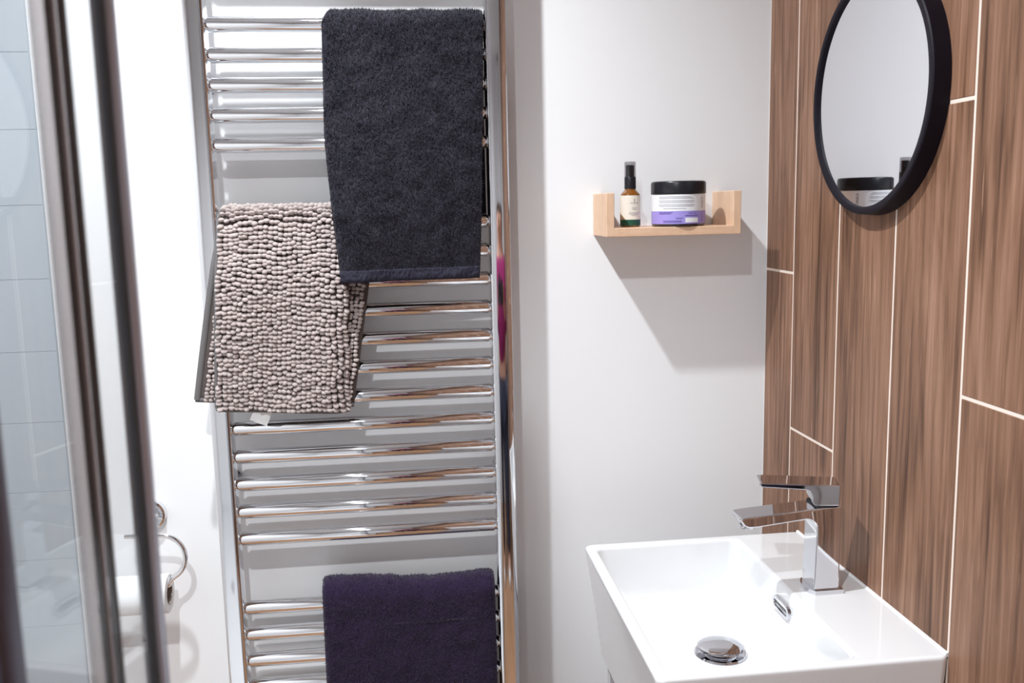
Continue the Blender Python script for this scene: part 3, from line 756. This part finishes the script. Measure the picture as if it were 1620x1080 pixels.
# ------------------------------------------------------------------ toilet roll holder on the white wall
th_ = empty('toilet_roll_holder', (-1.030, 0.0, 0.893), 'chrome ring toilet roll holder on the white wall left of the radiator', 'holder')
hp = Vector(th_.location)
def hrel(*p): return tuple(Vector(p)-hp)
lathe('wall_rosette', [(0, -0.014), (0.021, -0.014), (0.024, -0.012), (0.0245, 0.0)], M['chrome'], th_, 40, 30, axis='Y')
tube_obj('stem', [hrel(-1.030, 0.0, 0.893), hrel(-1.030, -0.045, 0.893), hrel(-1.031, -0.056, 0.886), hrel(-1.032, -0.060, 0.878)], 0.0055, M['chrome'], th_)
arc = [hrel(-1.056, -0.060, 0.8765), hrel(-1.034, -0.060, 0.8763), hrel(-1.012, -0.060, 0.8755)]
cx, cz, r_ = -1.002, 0.8385, 0.0345
for k in range(0, 15):
    a = rad(88-k*(138/14)); arc.append(hrel(cx+r_*math.cos(a), -0.060, cz+r_*1.05*math.sin(a)))
arc += [hrel(-0.9905, -0.060, 0.8035), hrel(-0.9960, -0.060, 0.7940), hrel(-1.006, -0.060, 0.7905), hrel(-1.095, -0.060, 0.7905)]
tube_obj('ring_arm', arc, 0.0042, M['chrome'], th_, 12)
rl = empty('toilet_roll', (-1.0455, -0.060, 0.7800), 'white toilet paper roll on the chrome ring holder', 'toilet roll')
lathe('paper_roll', [(0.0175, -0.050), (0.0295, -0.050), (0.0305, -0.049), (0.0305, 0.049), (0.0295, 0.050), (0.0175, 0.050), (0.0175, -0.050)], M['paper'], rl, 48, 30, axis='X')
lathe('cardboard_core', [(0.0172, -0.0502), (0.0176, -0.0502), (0.0176, 0.0502), (0.0160, 0.0502), (0.0160, -0.0502), (0.0172, -0.0502)], M['card'], rl, 32, 30, axis='X')

# ------------------------------------------------------------------ shower screen (partly open leaf at the left)
SA = rad(-10.0); sn = Vector((math.cos(SA), math.sin(SA), 0)); st_ = Vector((-math.sin(SA), math.cos(SA), 0))
S0 = Vector((-0.8212, -1.4578, 0.0))
# positions along the screen, metres from S0 towards the radiator
HB, HA, HL = 0.0040, 0.0014, 0.0040
SB0, SB1 = 0.4395, 0.4490
SA_ = [0.3816, 0.3938, 0.3964, 0.3996, 0.4040, 0.4073]
SL1 = 0.3282; SL0 = SL1-0.016
sc = empty('shower_screen', (S0.x, S0.y, 0), 'framed clear glass shower screen with satin aluminium profiles', 'shower screen', rotz=math.atan2(st_.y, st_.x))
# local axes: x along the screen (towards the radiator), -y = outwards normal (sn), z up
def scbox(name, s0, s1, d0, d1, z0, z1, mt, bev=0.0008): return box(name, (s0, d0, z0), (s1, d1, z1), mt, sc, bev, 2)
ZT, ZB = 1.90, 0.085
scbox('end_profile', SB0, SB1, -HB, HB, ZB, ZT, M['alu'], 0.0012)
scbox('seal_strip', SB0-0.003, SB0+0.0002, -HB*0.8, HB*0.8, ZB, ZT, M['gasket'], 0.0003)
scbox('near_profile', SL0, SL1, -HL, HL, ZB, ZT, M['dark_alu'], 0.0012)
scbox('glass_pane', SL1-0.002, SA_[0]+0.001, -0.0010, 0.0010, ZB, ZT, M['clearglass'], 0)
scbox('glass_pane', SA_[5]-0.001, SB0+0.002, -0.0010, 0.0010, ZB, ZT, M['clearglass'], 0)
scbox('clear_seal', SA_[0], SA_[1], -HA, HA, ZB, ZT, M['sealclear'], 0)
scbox('seal_strip', SA_[1], SA_[2], -HA, HA, ZB, ZT, M['gasket'], 0.0003)
tube_obj('magnet_strip', [((SA_[2]+SA_[3])/2, 0, ZB), ((SA_[2]+SA_[3])/2, 0, ZT)], 0.0013, M['alu'], sc, 12)
scbox('clear_seal', SA_[3], SA_[4], -HA, HA, ZB, ZT, M['sealclear'], 0)
scbox('seal_strip', SA_[4], SA_[5], -HA, HA, ZB, ZT, M['gasket'], 0.0003)
scbox('top_rail', SL0-0.6, SB1, -0.008, 0.008, ZT, ZT+0.03, M['alu'])
scbox('bottom_rail', SL0-0.6, SB1, -0.008, 0.008, ZB-0.025, ZB, M['alu'])
scbox('glass_pane', SL0-0.60, SL0+0.002, -0.0010, 0.0010, ZB, ZT, M['clearglass'], 0)
# shower tray the screen stands on
tr = empty('shower_tray', (-1.22, -1.85, 0.0), 'white shower tray under the glass screen', 'shower tray')
box('tray_rim', (RX0+1.22, RY0+1.85, 0.0), (0.53, 0.89, 0.06), M['ceramic'], tr, 0.008, 3)
lathe('drain_cover', [(0, 0.064), (0.05, 0.063), (0.055, 0.060), (0, 0.0598)], M['chrome'], tr, 40)

# ------------------------------------------------------------------ the photographer, seen only as a reflection in the chrome
def skinned(name, pts, edges, mat, parent, root=0, sub=2):
    b = bmesh.new(); lay = b.verts.layers.skin.verify(); vv = []
    for k, (p, r) in enumerate(pts):
        v = b.verts.new(p); v[lay].radius = (r, r) if not hasattr(r, '__len__') else r; v[lay].use_root = (k == root); vv.append(v)
    for a, c in edges: b.edges.new((vv[a], vv[c]))
    me = bpy.data.meshes.new(name); b.to_mesh(me); b.free(); me.materials.append(mat)
    o = bpy.data.objects.new(name, me); COL.objects.link(o); o.parent = parent
    o.modifiers.new('skin', 'SKIN').use_smooth_shade = True
    if sub: sd = o.modifiers.new('subdivision', 'SUBSURF'); sd.levels = sub; sd.render_levels = sub
    return o
skin_m = plain('skin', (0.58, 0.33, 0.24), 0.5); magenta = plain('magenta_knit', (0.25, 0.008, 0.10), 0.85, bump=(300, 0.4, 0.002))
jeans = plain('navy_denim', (0.022, 0.026, 0.050), 0.85, bump=(500, 0.3, 0.001)); hair_m = plain('dark_hair', (0.025, 0.014, 0.010), 0.5)
pe = empty('person', (-0.30, -1.90, 0.0), 'person in magenta top and navy jeans holding a camera, reflected in the chrome', 'person', rotz=rad(8))
H = 1.42/1.70
def hp_(*p): return (p[0]*H, p[1]*H, p[2]*H)
body = [(hp_(0, 0, 0.95), 0.125), (hp_(0, 0.0, 1.15), 0.115), (hp_(0, -0.01, 1.34), 0.125), (hp_(0, 0, 1.46), 0.055), (hp_(0, 0.02, 1.53), 0.060), (hp_(0, 0.025, 1.63), 0.082),
        (hp_(0.085, 0, 0.90), 0.085), (hp_(0.09, 0.02, 0.50), 0.058), (hp_(0.09, -0.02, 0.09), 0.036), (hp_(0.095, 0.11, 0.035), 0.032),
        (hp_(-0.085, 0, 0.90), 0.085), (hp_(-0.09, 0.02, 0.50), 0.058), (hp_(-0.09, -0.02, 0.09), 0.036), (hp_(-0.095, 0.11, 0.035), 0.032),
        (hp_(0.17, -0.01, 1.38), 0.050), (hp_(0.20, 0.03, 1.12), 0.040), (hp_(0.09, 0.22, 1.26), 0.028),
        (hp_(-0.17, -0.01, 1.38), 0.050), (hp_(-0.20, 0.03, 1.12), 0.040), (hp_(-0.09, 0.22, 1.26), 0.028)]
ed = [(0, 1), (1, 2), (2, 3), (3, 4), (4, 5), (0, 6), (6, 7), (7, 8), (8, 9), (0, 10), (10, 11), (11, 12), (12, 13), (2, 14), (14, 15), (15, 16), (2, 17), (17, 18), (18, 19)]
for sgn, wri in ((1, 16), (-1, 19)):
    palm = len(body); body.append((hp_(0.075*sgn, 0.27, 1.30), 0.026)); ed.append((wri, palm))
    for q, (dx, dz, L_) in enumerate(((0.012, 0.035, 0.9), (0.0, 0.015, 1.05), (-0.004, -0.006, 1.0), (-0.004, -0.026, 0.8), (0.010, 0.030, 0.6))):
        a0 = len(body)
        body.append((hp_((0.075+dx)*sgn, 0.305 if q < 4 else 0.285, 1.30+dz), 0.0085)); body.append((hp_((0.070-0.022*L_)*sgn, 0.325 if q < 4 else 0.265, 1.30+dz*1.1), 0.0075))
        ed += [(palm, a0), (a0, a0+1)]
skinned('body', body, ed, skin_m, pe)
top = [(hp_(0, 0, 0.93), 0.142), (hp_(0, 0, 1.15), 0.132), (hp_(0, -0.01, 1.34), 0.140), (hp_(0, 0, 1.43), 0.075), (hp_(0.17, -0.01, 1.38), 0.064), (hp_(0.20, 0.03, 1.12), 0.054), (hp_(0.12, 0.16, 1.215), 0.042),
       (hp_(-0.17, -0.01, 1.38), 0.064), (hp_(-0.20, 0.03, 1.12), 0.054), (hp_(-0.12, 0.16, 1.215), 0.042)]
skinned('knit_top', top, [(0, 1), (1, 2), (2, 3), (2, 4), (4, 5), (5, 6), (2, 7), (7, 8), (8, 9)], magenta, pe)
tro = [(hp_(0, 0, 0.94), 0.132), (hp_(0.09, 0, 0.86), 0.098), (hp_(0.09, 0.02, 0.50), 0.070), (hp_(0.09, -0.02, 0.10), 0.055), (hp_(-0.09, 0, 0.86), 0.098), (hp_(-0.09, 0.02, 0.50), 0.070), (hp_(-0.09, -0.02, 0.10), 0.055)]
skinned('jeans', tro, [(0, 1), (1, 2), (2, 3), (0, 4), (4, 5), (5, 6)], jeans, pe)
for sgn in (1, -1):
    skinned('shoe', [(hp_(0.09*sgn, -0.05, 0.045), 0.040), (hp_(0.093*sgn, 0.03, 0.042), 0.042), (hp_(0.096*sgn, 0.14, 0.036), 0.034)], [(0, 1), (1, 2)], M['tagcloth'], pe)
skinned('hair', [(hp_(0, -0.025, 1.66), 0.092), (hp_(0, -0.06, 1.56), 0.075), (hp_(0, -0.065, 1.43), 0.050)], [(0, 1), (1, 2)], hair_m, pe)
for sgn in (1, -1): lathe('eye', [(0, -0.011), (0.008, -0.008), (0.011, 0), (0.008, 0.008), (0, 0.011)], M['black_plastic'], pe, 12, 60, center=hp_(0.032*sgn, 0.098, 1.625))
skinned('nose', [(hp_(0, 0.098, 1.625), 0.009), (hp_(0, 0.118, 1.592), 0.014)], [(0, 1)], skin_m, pe, sub=1)
skinned('mouth', [(hp_(-0.022, 0.088, 1.555), 0.006), (hp_(0, 0.096, 1.555), 0.008), (hp_(0.022, 0.088, 1.555), 0.006)], [(0, 1), (1, 2)], plain('lips', (0.35, 0.10, 0.09), 0.5), pe, root=1, sub=1)
pc = empty('camera_body', (-0.30-0.036, -1.90+0.255, 1.30*H-0.035), 'black camera held in the hands of the person', 'camera', rotz=rad(8))
box('housing', (-0.062, -0.030, 0.0), (0.062, 0.030, 0.085), M['black_plastic'], pc, 0.008, 3)
box('viewfinder', (-0.022, -0.025, 0.083), (0.022, 0.025, 0.105), M['black_plastic'], pc, 0.006, 2)
lathe('lens_barrel', [(0, 0.028), (0.032, 0.028), (0.033, 0.075), (0.030, 0.080), (0.026, 0.076), (0, 0.072)], M['black_plastic'], pc, 36, 30, axis='Y', center=(0, 0, 0.042))
